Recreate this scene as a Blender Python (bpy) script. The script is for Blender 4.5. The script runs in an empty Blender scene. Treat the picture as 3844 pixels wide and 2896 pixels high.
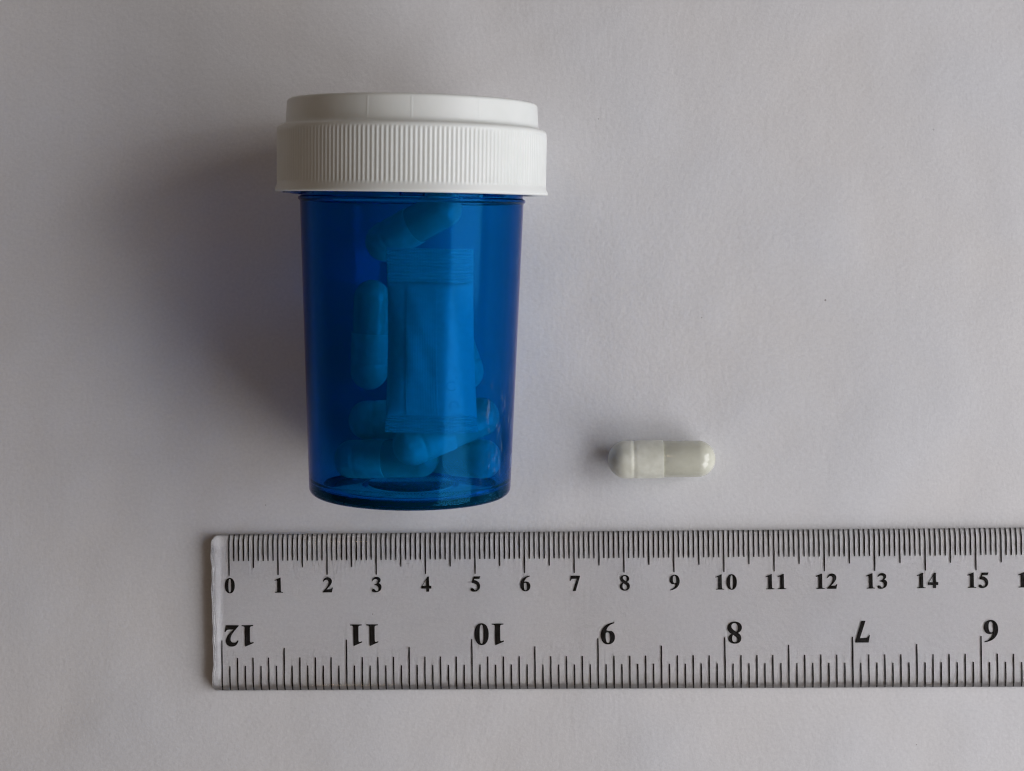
import bpy, bmesh, math, random
from mathutils import Vector, Matrix
from mathutils.geometry import tessellate_polygon

# ------------------------------------------------------------------ camera, world, lamps, exposure
S = 0.01                                   # all measures below are in centimetres
scene = bpy.context.scene
COL = scene.collection
rnd = random.Random(7)

cam_data = bpy.data.cameras.new("camera")
cam = bpy.data.objects.new("camera", cam_data)
COL.objects.link(cam)
cam_data.sensor_fit = 'HORIZONTAL'
cam_data.angle = math.radians(38.0)
cam_data.shift_x = -158.2 / 3844
cam_data.shift_y = -57.3 / 3844
cam_data.clip_start = 0.01
cam_data.clip_end = 50
TX, TY = -0.0100, -0.0367
rot = (Matrix.Rotation(TY, 3, 'Y') @ Matrix.Rotation(TX, 3, 'X')).transposed()
cam.matrix_world = Matrix.Translation((0, 0, 30.006 * S)) @ rot.to_4x4()
scene.camera = cam

world = bpy.data.worlds.new("World")
scene.world = world
world.use_nodes = True
bg = world.node_tree.nodes["Background"]
bg.inputs["Color"].default_value = (1.0, 0.79, 0.64, 1)     # dim room with warm walls
bg.inputs["Strength"].default_value = 0.097


def area_lamp(name, loc, target, sx, sy, power, color):
    d = bpy.data.lights.new(name, 'AREA')
    d.shape = 'RECTANGLE'
    d.size, d.size_y = sx * S, sy * S
    d.energy = power
    d.color = color
    o = bpy.data.objects.new(name, d)
    COL.objects.link(o)
    o.location = Vector(loc) * S
    o.rotation_euler = (Vector(target) - Vector(loc)).to_track_quat('-Z', 'Y').to_euler()
    return o


# a two-leaf window to the right of the table, slightly towards the ruler
for k, off in enumerate((-1, 1)):
    az, el, dist = math.radians(-13), math.radians(30), 68
    c = Vector((math.cos(az) * math.cos(el), math.sin(az) * math.cos(el), math.sin(el))) * dist
    side = Vector((-math.sin(az), math.cos(az), 0))
    area_lamp("window_light", c + side * off * 23.5, (0, 0, 0), 43, 46, 2.75, (0.955, 0.957, 1.0))

# narrow strip lamp at the window's top, added for the vial's thin highlight
area_lamp("highlight_strip", (44.5, 8.4, 49.5), (-2.9, 2.4, 3.7), 0.8, 5.0, 0.10, (0.9, 0.97, 1.0))
# a small warm ceiling lamp, high up behind the left of the table
area_lamp("ceiling_lamp", (-38, 62, 170), (-4, 0, 0), 11, 9, 0.48, (1.0, 0.70, 0.42))

scene.view_settings.view_transform = 'Standard'
scene.view_settings.look = 'None'
scene.view_settings.exposure = 0.0
scene.view_settings.gamma = 1.0
scene.cycles.max_bounces = 28
scene.cycles.transmission_bounces = 20
scene.cycles.transparent_max_bounces = 16
scene.cycles.diffuse_bounces = 6
scene.cycles.glossy_bounces = 8
scene.cycles.caustics_refractive = True
scene.cycles.caustics_reflective = True
scene.cycles.blur_glossy = 0.0
scene.cycles.sample_clamp_indirect = 6.0
scene.cycles.use_denoising = True
scene.cycles.filter_width = 1.15


# ------------------------------------------------------------------ materials
def material(name):
    m = bpy.data.materials.new(name)
    m.use_nodes = True
    nt = m.node_tree
    return m, nt, nt.nodes["Principled BSDF"]


def node(nt, kind, **kw):
    n = nt.nodes.new(kind)
    for k, v in kw.items():
        setattr(n, k, v)
    return n


def noise(nt, scale, detail=4, rough=0.5, coord=None):
    n = node(nt, "ShaderNodeTexNoise")
    n.inputs["Scale"].default_value = scale
    n.inputs["Detail"].default_value = detail
    n.inputs["Roughness"].default_value = rough
    if coord is not None:
        nt.links.new(coord, n.inputs["Vector"])
    return n.outputs["Fac"]


def ramp(nt, fac, stops):
    r = node(nt, "ShaderNodeValToRGB")
    els = r.color_ramp.elements
    while len(els) < len(stops):
        els.new(0.5)
    for e, (p, c) in zip(els, stops):
        e.position = p
        e.color = (*c, 1)
    nt.links.new(fac, r.inputs["Fac"])
    return r.outputs["Color"]


def bump(nt, height, strength, dist, normal=None):
    b = node(nt, "ShaderNodeBump")
    b.inputs["Strength"].default_value = strength
    b.inputs["Distance"].default_value = dist
    nt.links.new(height, b.inputs["Height"])
    if normal is not None:
        nt.links.new(normal, b.inputs["Normal"])
    return b.outputs["Normal"]


def coords(nt):
    return node(nt, "ShaderNodeTexCoord").outputs["Object"]


# white copy paper: fine tooth, faint fibres, sparse grey flecks, slow waviness
M_PAPER, nt, P = material("white_paper")
co = coords(nt)
tone = ramp(nt, noise(nt, 1500, 5, 0.62, co), [(0.30, (0.715, 0.715, 0.725)), (0.70, (0.785, 0.785, 0.79))])
tint = ramp(nt, noise(nt, 26, 3, 0.5, co), [(0.36, (0.985, 0.972, 0.968)), (0.64, (0.965, 0.972, 0.995))])
mul = node(nt, "ShaderNodeMix", data_type='RGBA', blend_type='MULTIPLY')
mul.inputs["Factor"].default_value = 1
nt.links.new(tone, mul.inputs["A"])
nt.links.new(tint, mul.inputs["B"])
vor = node(nt, "ShaderNodeTexVoronoi", voronoi_dimensions='2D')
vor.inputs["Scale"].default_value = 46
nt.links.new(co, vor.inputs["Vector"])
sep = node(nt, "ShaderNodeSeparateColor")
nt.links.new(vor.outputs["Color"], sep.inputs["Color"])
rad = node(nt, "ShaderNodeMath", operation='MULTIPLY_ADD')       # only some cells get a fleck, sizes differ
nt.links.new(sep.outputs["Red"], rad.inputs[0])
rad.inputs[1].default_value = 0.020
rad.inputs[2].default_value = -0.0112
cmp_ = node(nt, "ShaderNodeMath", operation='LESS_THAN')
nt.links.new(vor.outputs["Distance"], cmp_.inputs[0])
nt.links.new(rad.outputs[0], cmp_.inputs[1])
fk = node(nt, "ShaderNodeMix", data_type='RGBA')
fkf = node(nt, "ShaderNodeMath", operation='MULTIPLY')
nt.links.new(cmp_.outputs[0], fkf.inputs[0])
nt.links.new(sep.outputs["Green"], fkf.inputs[1])
nt.links.new(fkf.outputs[0], fk.inputs["Factor"])
nt.links.new(mul.outputs["Result"], fk.inputs["A"])
fk.inputs["B"].default_value = (0.27, 0.25, 0.24, 1)
nt.links.new(fk.outputs["Result"], P.inputs["Base Color"])
P.inputs["Roughness"].default_value = 0.85
P.inputs["Specular IOR Level"].default_value = 0.25
n0 = bump(nt, noise(nt, 6, 2, 0.4, co), 0.6, 0.006)
n1 = bump(nt, noise(nt, 26, 2, 0.5, co), 0.8, 0.0014, n0)
n2 = bump(nt, noise(nt, 120, 4, 0.55, co), 0.35, 0.00035, n1)
n3 = bump(nt, noise(nt, 950, 5, 0.6, co), 0.55, 0.00012, n2)
nt.links.new(n3, P.inputs["Normal"])

# white moulded polypropylene
M_CAP, nt, P = material("white_plastic")
co = coords(nt)
nt.links.new(ramp(nt, noise(nt, 160, 3, 0.5, co), [(0.3, (0.715, 0.74, 0.715)), (0.7, (0.755, 0.775, 0.755))]), P.inputs["Base Color"])
P.inputs["Roughness"].default_value = 0.42
P.inputs["Subsurface Weight"].default_value = 0.18
P.inputs["Subsurface Radius"].default_value = (1.0, 0.85, 0.7)
P.inputs["Subsurface Scale"].default_value = 0.0016
nt.links.new(bump(nt, noise(nt, 700, 3, 0.5, co), 0.15, 0.0001), P.inputs["Normal"])


def glass(name, color, ior, rough, smear=0.0, smear_scale=250):
    m = bpy.data.materials.new(name)
    m.use_nodes = True
    nt = m.node_tree
    nt.nodes.remove(nt.nodes["Principled BSDF"])
    g = node(nt, "ShaderNodeBsdfGlass")
    g.inputs["Color"].default_value = (*color, 1)
    g.inputs["IOR"].default_value = ior
    g.inputs["Roughness"].default_value = rough
    nt.links.new(g.outputs["BSDF"], nt.nodes["Material Output"].inputs["Surface"])
    return m, nt, g


# satin moulded plastic: clear blue through, soft sheen on the skin
M_VIAL = bpy.data.materials.new("translucent_blue_plastic")
M_VIAL.use_nodes = True
nt = M_VIAL.node_tree
nt.nodes.remove(nt.nodes["Principled BSDF"])
co = coords(nt)
nrm = bump(nt, noise(nt, 60, 3, 0.5, co), 0.08, 0.0006)
fres = node(nt, "ShaderNodeFresnel")
fres.inputs["IOR"].default_value = 1.47
refr = node(nt, "ShaderNodeBsdfRefraction")
refr.inputs["IOR"].default_value = 1.47
refr.inputs["Roughness"].default_value = 0.03
refr.inputs["Color"].default_value = (0.94, 0.97, 0.985, 1)
shine = node(nt, "ShaderNodeBsdfGlossy")
shine.inputs["Roughness"].default_value = 0.11
nt.links.new(ramp(nt, fres.outputs["Fac"], [(0.05, (0.025, 0.27, 0.52)), (0.45, (0.72, 0.66, 0.86))]), shine.inputs["Color"])
mixs = node(nt, "ShaderNodeMixShader")
for n_ in (fres, refr, shine):
    nt.links.new(nrm, n_.inputs["Normal"])
nt.links.new(fres.outputs["Fac"], mixs.inputs["Fac"])
nt.links.new(refr.outputs["BSDF"], mixs.inputs[1])
nt.links.new(shine.outputs["BSDF"], mixs.inputs[2])
haze = node(nt, "ShaderNodeBsdfDiffuse")                   # the plastic is faintly milky
haze.inputs["Color"].default_value = (0.0, 0.38, 0.86, 1)
milk = node(nt, "ShaderNodeMixShader")
milk.inputs["Fac"].default_value = 0.034
nt.links.new(mixs.outputs["Shader"], milk.inputs[1])
nt.links.new(haze.outputs["BSDF"], milk.inputs[2])
# handling scuffs low on the right flank and a few stuck dust grains
mp = node(nt, "ShaderNodeMapping")
mp.inputs["Scale"].default_value = (700, 700, 230)
mp.inputs["Rotation"].default_value = (0, 0.35, 0)
nt.links.new(co, mp.inputs["Vector"])
scr = noise(nt, 1.0, 4, 0.65, mp.outputs["Vector"])
xyz = node(nt, "ShaderNodeSeparateXYZ")
nt.links.new(co, xyz.inputs["Vector"])


def math_node(op, a, b):
    m_ = node(nt, "ShaderNodeMath", operation=op)
    for i_, v_ in enumerate((a, b)):
        if isinstance(v_, (int, float)):
            m_.inputs[i_].default_value = v_
        else:
            nt.links.new(v_, m_.inputs[i_])
    return m_.outputs[0]


def band(v, lo, hi, soft):
    a = node(nt, "ShaderNodeMapRange")
    a.inputs["From Min"].default_value, a.inputs["From Max"].default_value = lo, lo + soft
    nt.links.new(v, a.inputs["Value"])
    b = node(nt, "ShaderNodeMapRange")
    b.inputs["From Min"].default_value, b.inputs["From Max"].default_value = hi, hi - soft
    nt.links.new(v, b.inputs["Value"])
    return math_node('MULTIPLY', a.outputs["Result"], b.outputs["Result"])


where = math_node('MULTIPLY', band(xyz.outputs["X"], 0.0135, 0.0215, 0.002), band(xyz.outputs["Z"], 0.001, 0.024, 0.006))
mark = math_node('MULTIPLY', where, band(scr, 0.575, 0.9, 0.06))
dust = node(nt, "ShaderNodeTexVoronoi")
dust.inputs["Scale"].default_value = 95
nt.links.new(co, dust.inputs["Vector"])
dsep = node(nt, "ShaderNodeSeparateColor")
nt.links.new(dust.outputs["Color"], dsep.inputs["Color"])
grain = math_node('LESS_THAN', dust.outputs["Distance"], math_node('MULTIPLY', math_node('GREATER_THAN', dsep.outputs["Red"], 0.86), 0.022))
mark = math_node('MAXIMUM', math_node('MULTIPLY', mark, 0.07), math_node('MULTIPLY', grain, 0.7))
lint = node(nt, "ShaderNodeBsdfDiffuse")
lint.inputs["Color"].default_value = (0.62, 0.68, 0.76, 1)
worn = node(nt, "ShaderNodeMixShader")
nt.links.new(mark, worn.inputs["Fac"])
nt.links.new(milk.outputs["Shader"], worn.inputs[1])
nt.links.new(lint.outputs["BSDF"], worn.inputs[2])
nt.links.new(worn.outputs["Shader"], nt.nodes["Material Output"].inputs["Surface"])
dye = node(nt, "ShaderNodeVolumeAbsorption")               # the blue dye in the wall
dye.inputs["Color"].default_value = (0.0, 0.766, 0.924, 1)
dye.inputs["Density"].default_value = 1800
nt.links.new(dye.outputs["Volume"], nt.nodes["Material Output"].inputs["Volume"])
M_ACRYL = bpy.data.materials.new("clear_acrylic")
M_ACRYL.use_nodes = True
nt = M_ACRYL.node_tree
nt.nodes.remove(nt.nodes["Principled BSDF"])
fres = node(nt, "ShaderNodeFresnel")
fres.inputs["IOR"].default_value = 1.42
refr = node(nt, "ShaderNodeBsdfRefraction")
refr.inputs["IOR"].default_value = 1.42
refr.inputs["Roughness"].default_value = 0.0
refr.inputs["Color"].default_value = (0.983, 0.983, 0.985, 1)
shine = node(nt, "ShaderNodeBsdfGlossy")
shine.inputs["Roughness"].default_value = 0.03
mixs = node(nt, "ShaderNodeMixShader")
nt.links.new(fres.outputs["Fac"], mixs.inputs["Fac"])
nt.links.new(refr.outputs["BSDF"], mixs.inputs[1])
nt.links.new(shine.outputs["BSDF"], mixs.inputs[2])
nt.links.new(mixs.outputs["Shader"], nt.nodes["Material Output"].inputs["Surface"])

M_INK, nt, P = material("black_ink")
P.inputs["Base Color"].default_value = (0.006, 0.006, 0.007, 1)
P.inputs["Roughness"].default_value = 0.6
P.inputs["Specular IOR Level"].default_value = 0.2


def gelatin(name, a, b, rough, ior=1.5):
    m, nt, P = material(name)
    co = coords(nt)
    nt.links.new(ramp(nt, noise(nt, 420, 3, 0.55, co), [(0.3, a), (0.7, b)]), P.inputs["Base Color"])
    P.inputs["Roughness"].default_value = rough
    P.inputs["IOR"].default_value = ior
    P.inputs["Subsurface Weight"].default_value = 0.06
    P.inputs["Subsurface Radius"].default_value = (1.0, 0.9, 0.7)
    P.inputs["Subsurface Scale"].default_value = 0.0010
    nt.links.new(bump(nt, noise(nt, 650, 2, 0.5, co), 0.35, 0.0002, bump(nt, noise(nt, 200, 2, 0.5, co), 0.4, 0.0005)), P.inputs["Normal"])
    return m


M_CAPS_CAP = gelatin("ivory_gelatin", (0.70, 0.705, 0.605), (0.83, 0.84, 0.745), 0.28)
M_CAPS_BODY = gelatin("grey_ivory_gelatin", (0.60, 0.605, 0.505), (0.665, 0.67, 0.57), 0.15, 1.62)

M_SACHET, nt, P = material("sachet_paper")
co = coords(nt)
nt.links.new(ramp(nt, noise(nt, 900, 4, 0.6, co), [(0.3, (0.76, 0.76, 0.75)), (0.7, (0.85, 0.85, 0.84))]), P.inputs["Base Color"])
P.inputs["Roughness"].default_value = 0.55
P.inputs["Subsurface Weight"].default_value = 0.4
P.inputs["Subsurface Radius"].default_value = (1, 1, 1)
P.inputs["Subsurface Scale"].default_value = 0.002
nt.links.new(bump(nt, noise(nt, 160, 3, 0.5, co), 0.5, 0.0006), P.inputs["Normal"])

M_SACHET_INK, nt, P = material("pale_print")
P.inputs["Base Color"].default_value = (0.66, 0.66, 0.67, 1)
P.inputs["Roughness"].default_value = 0.7


# ------------------------------------------------------------------ mesh helpers
def link(name, verts, faces, mat, parent=None, smooth=True, angle=35):
    me = bpy.data.meshes.new(name)
    me.from_pydata([tuple(c * S for c in v) for v in verts], [], faces)
    me.materials.append(mat)
    bm = bmesh.new()
    bm.from_mesh(me)
    bmesh.ops.remove_doubles(bm, verts=bm.verts, dist=1e-7)
    bmesh.ops.recalc_face_normals(bm, faces=bm.faces)
    if smooth:
        for f in bm.faces:
            f.smooth = True
        lim = math.radians(angle)
        for e in bm.edges:
            if len(e.link_faces) == 2 and e.calc_face_angle(0) > lim:
                e.smooth = False
    bm.to_mesh(me)
    bm.free()
    o = bpy.data.objects.new(name, me)
    COL.objects.link(o)
    if parent is not None:
        o.parent = parent
    return o


def tag(o, label, cat, group=None):
    o["label"] = label
    o["category"] = cat
    if group:
        o["group"] = group
    return o


def empty(name, mat4, label, cat, group=None):
    o = bpy.data.objects.new(name, None)
    o.empty_display_size = 0.005
    COL.objects.link(o)
    o.matrix_world = mat4
    return tag(o, label, cat, group)


def lathe(profile, seg, rfun=None, closed=False):
    """Turn (radius, height) points about z; rfun(r, z, angle, index) may vary the radius."""
    verts, faces, rings = [], [], []
    for i, (r, z) in enumerate(profile):
        if r < 1e-6:
            rings.append([len(verts)])
            verts.append((0, 0, z))
        else:
            ring = []
            for k in range(seg):
                a = 2 * math.pi * k / seg
                rr = rfun(r, z, a, i) if rfun else r
                ring.append(len(verts))
                verts.append((rr * math.cos(a), rr * math.sin(a), z))
            rings.append(ring)
    pairs = list(zip(rings, rings[1:]))
    if closed:
        pairs.append((rings[-1], rings[0]))
    for a, b in pairs:
        for k in range(seg):
            k2 = (k + 1) % seg
            if len(a) == 1 and len(b) == 1:
                continue
            if len(a) == 1:
                faces.append((a[0], b[k], b[k2]))
            elif len(b) == 1:
                faces.append((a[k], a[k2], b[0]))
            else:
                faces.append((a[k], a[k2], b[k2], b[k]))
    return verts, faces


def arc(cr, cz, rad, a0, a1, n):
    return [(cr + rad * math.cos(math.radians(a0 + (a1 - a0) * i / n)),
             cz + rad * math.sin(math.radians(a0 + (a1 - a0) * i / n))) for i in range(n + 1)]


# ------------------------------------------------------------------ paper
N = 60
L0, L1 = -45, 45
verts = [(L0 + (L1 - L0) * i / N, L0 + (L1 - L0) * j / N, 0) for j in range(N + 1) for i in range(N + 1)]
faces = [(j * (N + 1) + i, j * (N + 1) + i + 1, (j + 1) * (N + 1) + i + 1, (j + 1) * (N + 1) + i)
         for j in range(N) for i in range(N)]
paper = link("paper_surface", verts, faces, M_PAPER)
paper["kind"] = "structure"

# ------------------------------------------------------------------ vial with cap
YAW, TILT, RB = 0.021, math.radians(6.43), 1.893
AX = Vector((math.sin(YAW) * math.cos(TILT), math.cos(YAW) * math.cos(TILT), math.sin(TILT)))
UX = Vector((math.cos(YAW), -math.sin(YAW), 0))
WX = UX.cross(AX)
BASE = Vector((-3.761, -2.034, RB * math.cos(TILT) + 0.012))
M_VIALSPACE = Matrix.Translation(BASE * S) @ Matrix((UX, -WX, AX)).transposed().to_4x4()


def inside(x, s, w):
    """Centimetres across the vial, along its axis, and up from the axis -> world centimetres."""
    return BASE + UX * x + AX * s + WX * w


vial = empty("pill_vial", M_VIALSPACE,
             "translucent blue plastic pill vial with ribbed white cap lying on its side on white paper", "pill bottle")

R0, R1, ST = 1.893, 2.066, 5.522
outer = lambda s: R0 + (R1 - R0) * max(s, 0.1) / ST
wall = 0.19
prof = [(0, 0.10), (0.78, 0.10), (0.84, 0.06), (1.45, 0.05), (1.52, 0.015), (1.60, 0.0), (outer(0) - 0.13, 0.0)]
prof += arc(outer(0.13) - 0.13, 0.13, 0.13, -90, 0, 6)[1:]
prof += [(outer(s), s) for s in (0.6, 1.5, 2.5, 3.5, 4.5, 5.3, 5.46)]
prof += [(2.075, 5.475), (2.098, 5.495), (2.098, 5.535), (2.07, 5.55), (2.05, 5.56), (2.05, 5.80), (2.10, 5.84), (2.10, 5.92),
         (2.05, 5.96), (2.05, 6.50)]
prof += [(2.03, 6.52), (1.90, 6.52), (1.88, 6.50), (1.872, 5.6)]
prof += [(outer(s) - wall, s) for s in (5.2, 4.5, 3.5, 2.5, 1.5, 0.6, 0.34)]
prof += arc(outer(0.2) - wall - 0.16, 0.32, 0.16, 0, -90, 5)[1:]
prof += [(0.92, 0.16), (0.86, 0.20), (0.80, 0.22), (0, 0.22)]
v, f = lathe(prof, 160)
body = link("vial_body", v, f, M_VIAL, vial, angle=28)


def lug_mesh(ang, half, r0, r1, s0, s1):
    vs, fs, n = [], [], 10
    for i in range(n + 1):
        a = math.radians(ang) + half * (2 * i / n - 1)
        edge = math.sqrt(max(0.0, 1 - (2 * i / n - 1) ** 4))
        ro = r0 + 0.02 + (r1 - r0 - 0.02) * edge
        for r, s in ((r0, s0), (ro, s0 + 0.03), (ro, s1), (r0, s1)):
            vs.append((r * math.cos(a), -r * math.sin(a), s))
    for i in range(n):
        for k in range(4):
            k2 = (k + 1) % 4
            fs.append((4 * i + k, 4 * i + k2, 4 * i + 4 + k2, 4 * i + 4 + k))
    fs += [(0, 1, 2, 3), (4 * n + 3, 4 * n + 2, 4 * n + 1, 4 * n)]
    return vs, fs


for ang, r1 in ((172, 2.38), (38, 2.19), (-62, 2.19), (262, 2.19)):
    v, f = lug_mesh(ang, 0.13, 2.056, r1, 5.575, 5.78)
    link("lug", v, f, M_VIAL, vial, angle=30)

# the reversible cap: flange, ribbed skirt, rounded shoulder, smooth upper ring with a recess
CB, RF, CK, RK, CR, RR, CT, RT = 5.623, 2.515, 6.811, 2.478, 6.85, 2.318, 7.30, 2.296
cp = [(2.24, CB), (RF - 0.02, CB), (RF, CB + 0.02), (RF, CB + 0.055), (RK + 0.004, CB + 0.12), (RK, CB + 0.17)]
i_rib0 = len(cp)
cp += [(RK, CB + 0.20), (RK, CK - 0.13)]
i_rib1 = len(cp) - 1
cp += [(RK - 0.004, CK - 0.08)] + arc(RK - 0.09, CK - 0.07, 0.085, 10, 90, 5)
cp += [(RR + 0.035, CK + 0.018), (RR + 0.008, CR + 0.015), (RR, CR + 0.05)]
i_ring0 = len(cp) - 1
cp += [(RT, CT - 0.075)]
i_ring1 = len(cp) - 1
cp += arc(RT - 0.065, CT - 0.065, 0.065, 10, 90, 5)
cp += [(2.10, CT), (2.08, CT - 0.02), (2.08, 6.72), (2.05, 6.69), (0, 6.69), (0, 6.57), (2.10, 6.57), (2.20, 6.52), (2.24, 6.4), (2.24, 5.66)]
RIBS = 190
ridges = [math.radians(a) for a in (-102, -83, -53, 20, 70, 130, 190, 225)]      # faint mould lines on the upper ring


def cap_r(r, z, a, i):
    if i_rib0 <= i <= i_rib1:
        return r - 0.007 + 0.0078 * math.cos(RIBS * a)
    if i_ring0 <= i <= i_ring1:
        for q in ridges:
            d = (a - q + math.pi) % (2 * math.pi) - math.pi
            r += 0.004 * math.exp(-(d / 0.006) ** 2)
    return r


v, f = lathe(cp, RIBS * 6, cap_r, closed=True)
# close the inner lip
cap = link("cap", v, f, M_CAP, vial, angle=50)

# ------------------------------------------------------------------ capsules
CL, RC, RBODY, LIP = 2.137, 0.379, 0.363, 1.10


def dome(r, length, n, start=0):
    return [(r * math.sin(0.5 * math.pi * k / n), -length * math.cos(0.5 * math.pi * k / n)) for k in range(start, n + 1)]


def capsule_parts(parent):
    h = CL / 2
    c = [(r, -h + 0.37 + z) for r, z in dome(RC - 0.003, 0.37, 12)]
    g = -h + 0.515
    c += [(RC, g - 0.075), (RC, g - 0.04), (RC - 0.011, g - 0.012), (RC - 0.012, g + 0.012), (RC - 0.001, g + 0.045), (RC, g + 0.09),
          (RC + 0.001, -h + LIP - 0.02), (RC - 0.002, -h + LIP), (RBODY + 0.003, -h + LIP), (RBODY + 0.003, -h + 0.62), (0, -h + 0.62)]
    v, f = lathe(c, 64)
    link("capsule_cap", v, f, M_CAPS_CAP, parent, angle=40)
    b = [(0, -h + 0.63), (RBODY - 0.012, -h + 0.63), (RBODY - 0.012, -h + LIP - 0.03), (RBODY, -h + LIP + 0.01), (RBODY, 0.5 * h)]
    b += [(r, h - 0.36 - z) for r, z in reversed(dome(RBODY, 0.36, 12))]
    v, f = lathe(b, 64)
    link("capsule_body", v, f, M_CAPS_BODY, parent, angle=40)


def pose(p, direction, roll=0.0):
    q = Vector(direction).to_track_quat('Z', 'Y')
    return Matrix.Translation(Vector(p) * S) @ q.to_matrix().to_4x4() @ Matrix.Rotation(roll, 4, 'Z')


A, B = Vector((-0.017, -1.487, RC + 0.002)), Vector((2.119, -1.456, RBODY + 0.004))
loose = empty("capsule", pose((A + B) / 2, B - A),
              "loose ivory two-piece capsule lying alone on the paper right of the vial, above the ruler", "capsule")
capsule_parts(loose)


def copy_thing(src, mat4, label, group):
    r = src.copy()
    COL.objects.link(r)
    r.matrix_world = mat4
    tag(r, label, "capsule", group)
    for ch in list(src.children):
        c = ch.copy()
        COL.objects.link(c)
        c.parent = r
    return r


GROUP = "capsules inside the blue vial"
HALF = (CL - 2 * RC) / 2
for a, b, label in (
    ((-0.66, 4.71, -0.84), (0.52, 5.36, -0.46), "capsule inside the vial slanting up towards the cap, above the sachet"),
    ((-0.97, 2.22, -0.95), (-0.92, 3.60, -0.95), "upright capsule inside the vial standing along the left edge of the sachet"),
    ((-0.97, 1.27, -0.74), (0.42, 1.32, -0.84), "level capsule inside the vial with its right half hidden behind the sachet's lower end"),
    ((-1.235, 0.53, -0.50), (0.14, 0.63, -0.22), "lowest capsule in the vial, lying level on its base at left"),
    ((0.05, 0.97, 0.50), (1.36, 1.50, -0.03), "slanting capsule crossing in front of the others just below the sachet"),
    ((0.95, 2.24, -0.95), (0.45, 3.53, -1.02), "capsule hidden behind the sachet with only its tip showing past the right edge"),
    ((1.37, 0.66, -0.10), (0.27, 0.61, -0.93), "dark shaded capsule at the right of the vial base with one bright tip"),
):
    pa, pb = inside(*a), inside(*b)
    copy_thing(loose, pose((pa + pb) / 2, pb - pa, rnd.uniform(0, 6)), label, GROUP)

# ------------------------------------------------------------------ desiccant sachet
sachet = empty("desiccant_sachet", Matrix.Translation(inside(0.4, 1.28, 0.85) * S) @ Matrix((UX, -WX, AX)).transposed().to_4x4(),
               "small white paper desiccant sachet with crimped ends standing inside the blue vial", "sachet")
HGT, TOPC, BOTC = 3.36, 0.62, 0.30          # height, top crimp, bottom crimp


def sachet_edges(t):
    """left and right border at height fraction t (across the vial, from the sachet's middle)"""
    mid = math.sin(math.pi * t)
    left = -0.76 + 0.045 * mid
    right = 0.89 - 0.11 * t - 0.03 * mid
    return left, right


def sachet_pos(q, t, side, lift=0.0):
    """q -1..1 across, t 0..1 up; side +1 front (towards the viewer), -1 back"""
    l, r = sachet_edges(t)
    x = l + (r - l) * (q + 1) / 2
    z = t * HGT
    fill = min(1.0, max(0.0, (z - BOTC) / 0.7)) * min(1.0, max(0.0, (HGT - TOPC - z) / 0.8))
    fill = fill ** 0.5 if fill > 0 else 0
    th = 0.012 + 0.25 * fill * (max(0.0, 1 - abs(q) ** 2.6)) ** 0.6
    bend = 0.02 * math.sin(3.1 * t + 1.2) - 0.52 * max(0.0, q - 0.25) ** 2 - 0.10 * max(0.0, -q - 0.3) ** 2
    wr = 0.012 * fill * math.sin(9 * q + 5 * t) * math.sin(13 * t + 2 * q)
    h = bend + side * th + (wr if side > 0 else 0) + lift
    return (x, -h, z)


def strip(q0, q1, t0, t1, nq, ntt, ridge=None, lift=0.0, both=True):
    vs, fs = [], []
    sides = (1, -1) if both else (1,)
    for sd in sides:
        for j in range(ntt + 1):
            for i in range(nq + 1):
                q, t = q0 + (q1 - q0) * i / nq, t0 + (t1 - t0) * j / ntt
                rl = ridge(q, t) if ridge else 0.0
                vs.append(sachet_pos(q, t, sd, lift * sd + rl))
    m = (nq + 1) * (ntt + 1)
    idx = lambda s, i, j: s * m + j * (nq + 1) + i
    for s in range(len(sides)):
        for j in range(ntt):
            for i in range(nq):
                fs.append((idx(s, i, j), idx(s, i + 1, j), idx(s, i + 1, j + 1), idx(s, i, j + 1)))
    if both:
        for i in range(nq):
            fs.append((idx(0, i, 0), idx(0, i + 1, 0), idx(1, i + 1, 0), idx(1, i, 0)))
            fs.append((idx(0, i, ntt), idx(0, i + 1, ntt), idx(1, i + 1, ntt), idx(1, i, ntt)))
        for j in range(ntt):
            fs.append((idx(0, 0, j), idx(0, 0, j + 1), idx(1, 0, j + 1), idx(1, 0, j)))
            fs.append((idx(0, nq, j), idx(0, nq, j + 1), idx(1, nq, j + 1), idx(1, nq, j)))
    return vs, fs


tB, tT = BOTC / HGT, 1 - TOPC / HGT
v, f = strip(-1, 1, tB, tT, 40, 60)
link("pouch", v, f, M_SACHET, sachet, angle=60)


def crimp(pitch):
    return lambda q, t: 0.015 * math.cos(2 * math.pi * t * HGT / pitch) + 0.006 * math.cos(2 * math.pi * q * 0.78 / 0.05)


v, f = strip(-1, 1, tT, 1.0, 90, 72, crimp(0.058))
link("crimped_seal", v, f, M_SACHET, sachet, angle=80)
v, f = strip(-1, 1, 0.0, tB, 90, 36, crimp(0.058))
link("crimped_seal", v, f, M_SACHET, sachet, angle=80)
v, f = strip(-0.52, 0.20, tB + 0.004, tT - 0.004, 100, 90,
             lambda q, t: 0.0014 * math.cos(2 * math.pi * q * 0.78 / 0.045) * (0.4 + 0.6 * (1 - t)), lift=0.012)
link("back_seam", v, f, M_SACHET, sachet, angle=80)


def stroke(points, w):
    """a pen stroke laid on the sachet front; points in (q, t)"""
    vs, fs = [], []
    for i, (q, t) in enumerate(points):
        q2, t2 = points[min(i + 1, len(points) - 1)]
        q1, t1 = points[max(i - 1, 0)]
        dq, dt = (q2 - q1) * 0.78, (t2 - t1) * HGT
        n = math.hypot(dq, dt) or 1
        ox, oy = -dt / n * w / 2 / 0.78, dq / n * w / 2 / HGT
        vs += [sachet_pos(q + ox, t + oy, 1, 0.004), sachet_pos(q - ox, t - oy, 1, 0.004)]
    for i in range(len(points) - 1):
        fs.append((2 * i, 2 * i + 1, 2 * i + 3, 2 * i + 2))
    return vs, fs


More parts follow.
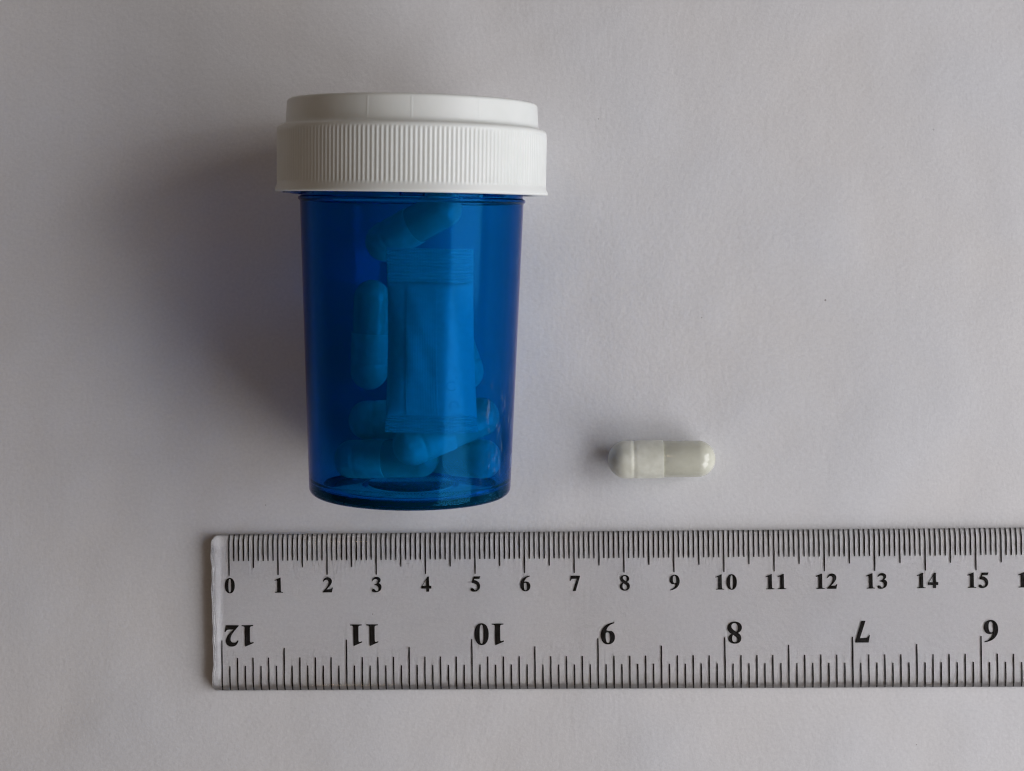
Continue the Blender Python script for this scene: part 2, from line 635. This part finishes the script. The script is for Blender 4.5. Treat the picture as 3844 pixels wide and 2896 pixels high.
glyphs = [[(0.62, 0.36), (0.42, 0.36), (0.42, 0.31), (0.64, 0.31)],
          [(0.62 - 0.11 + 0.11 * math.cos(a), 0.265 + 0.024 * math.sin(a)) for a in [math.radians(40 + 28 * k) for k in range(11)]],
          [(0.46, 0.145), (0.46, 0.165), (0.50, 0.178), (0.57, 0.18), (0.62, 0.172), (0.64, 0.155), (0.64, 0.145)]]
vv, ff = [], []
for gpts in glyphs:
    v, f = stroke(gpts, 0.028)
    ff += [tuple(i + len(vv) for i in q) for q in f]
    vv += v
link("printing", vv, ff, M_SACHET_INK, sachet)

# ------------------------------------------------------------------ ruler
RX, RY, RTH = -7.702, -3.0595, 0.0125
ruler = empty("ruler", Matrix.Translation((RX * S, RY * S, 0)) @ Matrix.Rotation(RTH, 4, 'Z'),
              "clear acrylic ruler with black centimetre and inch scales lying on the paper below the vial", "ruler")
W, THK, Z0 = 3.135, 0.22, 0.014
XL, XR = -0.315, 30.7
verts, faces = [], []
xs = [XL, XL + 0.02, XL + 0.2] + [XL + 1.5 * k for k in range(1, 21)] + [XR]


def left_shift(y, z):
    """chipped, sawn end and small corner cut"""
    w = 0.010 * math.sin(7.1 * y + 0.6) + 0.012 * math.sin(2.3 * y) + 0.006 * math.sin(19 * y + z * 30)
    if -1.75 < y < -1.45:
        w -= 0.02
    return w


# the end face needs points along y: build top and bottom as grids in y
E0 = [-W, -W + 0.012, -W + 0.025, -W + 0.06, -W + 0.10, -W + 0.14, -W + 0.18, -W + 0.22, -W + 0.26]      # lower rounded edge
E1 = [-0.14, -0.11, -0.08, -0.05, -0.025, -0.005, 0.008, 0.016, 0.025]                                     # upper rounded edge
ys = E0 + [E0[-1] + (E1[0] - E0[-1]) * k / 36 for k in range(1, 36)] + E1


def interp(pts, y):
    for (a, za), (b, zb) in zip(pts, pts[1:]):
        if a <= y <= b:
            return za + (zb - za) * (y - a) / (b - a) if b > a else za
    return pts[-1][1]


top_pts = [(y, Z0 + 0.04 + (THK - 0.04) * math.sin(0.5 * math.pi * (y + W) / 0.26) ** 0.8) for y in E0]
top_pts += [(y, Z0 + 0.04 + (THK - 0.04) * math.sin(0.5 * math.pi * (0.025 - y) / 0.165) ** 0.8) for y in E1]
bot_pts = [(-W, Z0 + 0.012), (-W + 0.012, Z0), (0.013, Z0), (0.025, Z0 + 0.012)]


def xpos(k, y, z):
    x = xs[k]
    if k <= 1:
        cut = max(0.0, (y + 0.085) / 0.11) ** 1.0 * 0.055 if y > -0.085 else 0.0
        cut += max(0.0, (-W + 0.05 - y) / 0.05) * 0.03
        x += cut + left_shift(y, z) * (1 if k == 0 else 0.8)
    return x


ny = len(ys)
for k in range(len(xs)):
    inset = 0.016 if k == 0 else 0.0
    for y in ys:
        z = interp(top_pts, y) - inset
        verts.append((xpos(k, y, z), y, z))
    for y in ys:
        z = interp(bot_pts, y) + inset * 0.5
        verts.append((xpos(k, y, z), y, z))
row = 2 * ny
for k in range(len(xs) - 1):
    a, b = k * row, (k + 1) * row
    for j in range(ny - 1):
        faces.append((a + j, a + j + 1, b + j + 1, b + j))
        faces.append((a + ny + j, a + ny + j + 1, b + ny + j + 1, b + ny + j))
    for j in (0, ny - 1):
        faces.append((a + j, b + j, b + ny + j, a + ny + j))
for k in (0, len(xs) - 1):
    a = k * row
    for j in range(ny - 1):
        faces.append((a + j, a + j + 1, a + ny + j + 1, a + ny + j))
link("ruler_body", verts, faces, M_ACRYL, ruler, angle=20)

PZ = Z0 - 0.003                              # the print sits on the underside
TICK = 0.028


def ticks(items):
    vs, fs = [], []
    for x, ya, yb in items:
        b = len(vs)
        n = 6
        for i in range(n + 1):
            y = ya + (yb - ya) * i / n
            wob = rnd.uniform(-0.0018, 0.0018)
            wd = TICK / 2 * rnd.uniform(0.90, 1.08)
            if i == n:
                wd *= 0.8
            vs += [(x - wd + wob, y, PZ), (x + wd + wob, y, PZ)]
        for i in range(n):
            fs.append((b + 2 * i, b + 2 * i + 1, b + 2 * i + 3, b + 2 * i + 2))
    return vs, fs


items = []
for k in range(0, 301):
    ln = 0.8067 if k % 10 == 0 else 0.655 if k % 5 == 0 else 0.512
    items.append((k * 0.1, 0.005, -ln + rnd.uniform(-0.004, 0.004)))
v, f = ticks(items)
link("centimetre_scale", v, f, M_INK, ruler, smooth=False)
IX, IC = -0.1615, -3.1062
items = []
for k in range(0, 193):
    ln = 0.9895 if k % 16 == 0 else 0.835 if k % 8 == 0 else 0.635 if k % 2 == 0 else 0.470
    items.append((IX + k * 2.54 / 16, IC, IC + ln + rnd.uniform(-0.004, 0.004)))
v, f = ticks(items)
link("inch_scale", v, f, M_INK, ruler, smooth=False)

# bold serif figures, drawn on a 500 x 688 body
FIG = {
    '0': "M250,688 C105,688 24,540 24,338 C24,130 105,-13 250,-13 C395,-13 476,130 476,338 C476,540 395,688 250,688 Z"
         "M250,655 C196,655 178,560 178,338 C178,110 198,20 250,20 C302,20 322,110 322,338 C322,560 304,655 250,655 Z",
    '1': "M322,688 L62,578 L62,552 C104,570 122,574 138,574 C176,574 183,548 183,500 L183,115 C183,40 165,22 72,21 L72,0 L444,0 L444,21"
         " C354,22 336,40 336,112 L336,688 Z",
    '2': "M25,505 C60,620 130,688 242,688 C355,688 435,615 435,510 C435,400 350,300 178,132 L330,132 C395,132 420,148 455,208 L478,208"
         " L430,0 L18,0 L18,20 C195,205 290,325 290,450 C290,530 245,582 178,582 C122,582 84,555 47,497 Z",
    '3': "M22,535 C66,640 136,688 232,688 C340,688 412,632 412,552 C412,490 378,446 312,408 C402,372 452,312 452,232 C452,88 330,-14 165,-14"
         " C78,-14 18,18 18,68 C18,104 45,128 82,128 C150,128 170,28 238,28 C292,28 328,76 328,146 C328,250 250,318 128,320 L124,342"
         " C235,366 290,424 290,504 C290,562 248,598 192,598 C132,598 84,574 44,522 Z",
    '4': "M372,688 L372,262 L475,262 L475,140 L372,140 L372,0 L245,0 L245,140 L22,140 L22,232 L312,688 Z"
         "M245,262 L245,548 L62,262 Z",
    '5': "M458,688 L416,572 L180,572 L158,512 C335,490 445,385 445,232 C445,85 322,-14 165,-14 C75,-14 14,20 14,72 C14,108 42,134 80,134"
         " C150,134 165,40 228,40 C288,40 328,100 328,188 C328,308 222,382 62,386 L164,676 L412,676 C428,676 436,680 442,694 Z",
    '6': "M462,672 L462,692 C200,660 28,500 28,285 C28,105 115,-14 250,-14 C385,-14 475,80 475,215 C475,342 400,425 292,425"
         " C250,425 215,412 185,390 C212,540 312,642 462,672 Z"
         "M178,352 C200,374 224,382 246,382 C306,382 336,316 336,186 C336,74 308,20 258,20 C200,20 172,100 172,262 C172,300 174,330 178,352 Z",
    '7': "M62,676 L478,676 L478,648 L276,-15 L152,-15 L340,545 L160,545 C98,545 74,520 42,452 L18,452 Z",
    '8': "M250,688 C372,688 450,622 450,532 C450,466 414,418 342,376 C432,326 475,266 475,186 C475,66 386,-14 250,-14 C114,-14 25,60 25,168"
         " C25,246 70,300 156,346 C76,396 46,450 46,516 C46,622 130,688 250,688 Z"
         "M250,655 C194,655 158,618 158,566 C158,504 212,454 304,400 C334,440 346,482 346,536 C346,612 306,655 250,655 Z"
         "M192,324 C150,284 138,240 138,180 C138,80 184,20 256,20 C318,20 362,66 362,126 C362,200 302,256 192,324 Z",
}


def outline(path):
    loops, cur = [], None
    toks = path.replace("M", " M ").replace("L", " L ").replace("C", " C ").replace("Z", " Z ").split()
    i, cmd = 0, None
    pt = lambda s: tuple(float(c) for c in s.split(","))
    while i < len(toks):
        if toks[i] in "MLCZ":
            cmd = toks[i]
            i += 1
            if cmd == "Z":
                if math.dist(cur[0], cur[-1]) < 1e-6:
                    cur.pop()
                loops.append(cur)
            continue
        if cmd == "M":
            cur = [pt(toks[i])]
            i += 1
        elif cmd == "L":
            cur.append(pt(toks[i]))
            i += 1
        else:
            p0, p1, p2, p3 = cur[-1], pt(toks[i]), pt(toks[i + 1]), pt(toks[i + 2])
            i += 3
            for k in range(1, 9):
                t = k / 8
                cur.append(tuple((1 - t) ** 3 * a + 3 * (1 - t) ** 2 * t * b + 3 * (1 - t) * t * t * c + t ** 3 * d
                                 for a, b, c, d in zip(p0, p1, p2, p3)))
    return loops


def embolden(loop, d):
    """grow an outline by d (negative: shrink) along its vertex normals"""
    n = len(loop)
    area = sum(loop[i][0] * loop[(i + 1) % n][1] - loop[(i + 1) % n][0] * loop[i][1] for i in range(n))
    sg = 1 if area > 0 else -1
    out = []
    for i in range(n):
        (x0, y0), (x1, y1), (x2, y2) = loop[i - 1], loop[i], loop[(i + 1) % n]
        a, b = Vector((y1 - y0, x0 - x1)), Vector((y2 - y1, x1 - x2))
        if a.length < 1e-6 or b.length < 1e-6:
            out.append(loop[i])
            continue
        a.normalize()
        b.normalize()
        m = a + b
        m = m.normalized() if m.length > 0.2 else a
        out.append((x1 + m.x * d * sg, y1 + m.y * d * sg))
    return out


def figure(ch):
    loops = outline(FIG['6' if ch == '9' else ch])
    if ch == '9':
        loops = [[(500 - x, 674 - y) for x, y in l] for l in loops]
    loops = [embolden(l, 9 if i == 0 else -9) for i, l in enumerate(loops)]
    vs = [p for l in loops for p in l]
    tris = tessellate_polygon([[Vector((x, y, 0)) for x, y in l] for l in loops])
    return vs, [tuple(t) for t in tris]


def number(text, x, y, height, track, turned, anchor):
    u = height / 688
    adv = 500 * track
    vs, fs = [], []
    total = adv * (len(text) - 1) + 500
    for k, ch in enumerate(text):
        gv, gf = figure(ch)
        b = len(vs)
        vs += [(gx + adv * k, gy) for gx, gy in gv]
        fs += [tuple(i + b for i in t) for t in gf]
    out = []
    for gx, gy in vs:
        if turned:                            # upside down: reads from the other edge
            out.append((x + (total - gx) * u, y - gy * u, PZ))
        else:
            out.append((x + (gx - total * anchor) * u, y + gy * u, PZ))
    return link("numeral", out, fs, M_INK, ruler, smooth=False)


for k in range(0, 31):
    if k < 17:
        number(str(k), k + 0.012 + (0.02 if k > 9 else 0), -1.157, 0.300, 1.09, False, 0.5)
for j in range(0, 7):
    number(str(12 - j), IX + 2.54 * j + 0.045, IC + 1.292, 0.424, 1.07, True, 0)
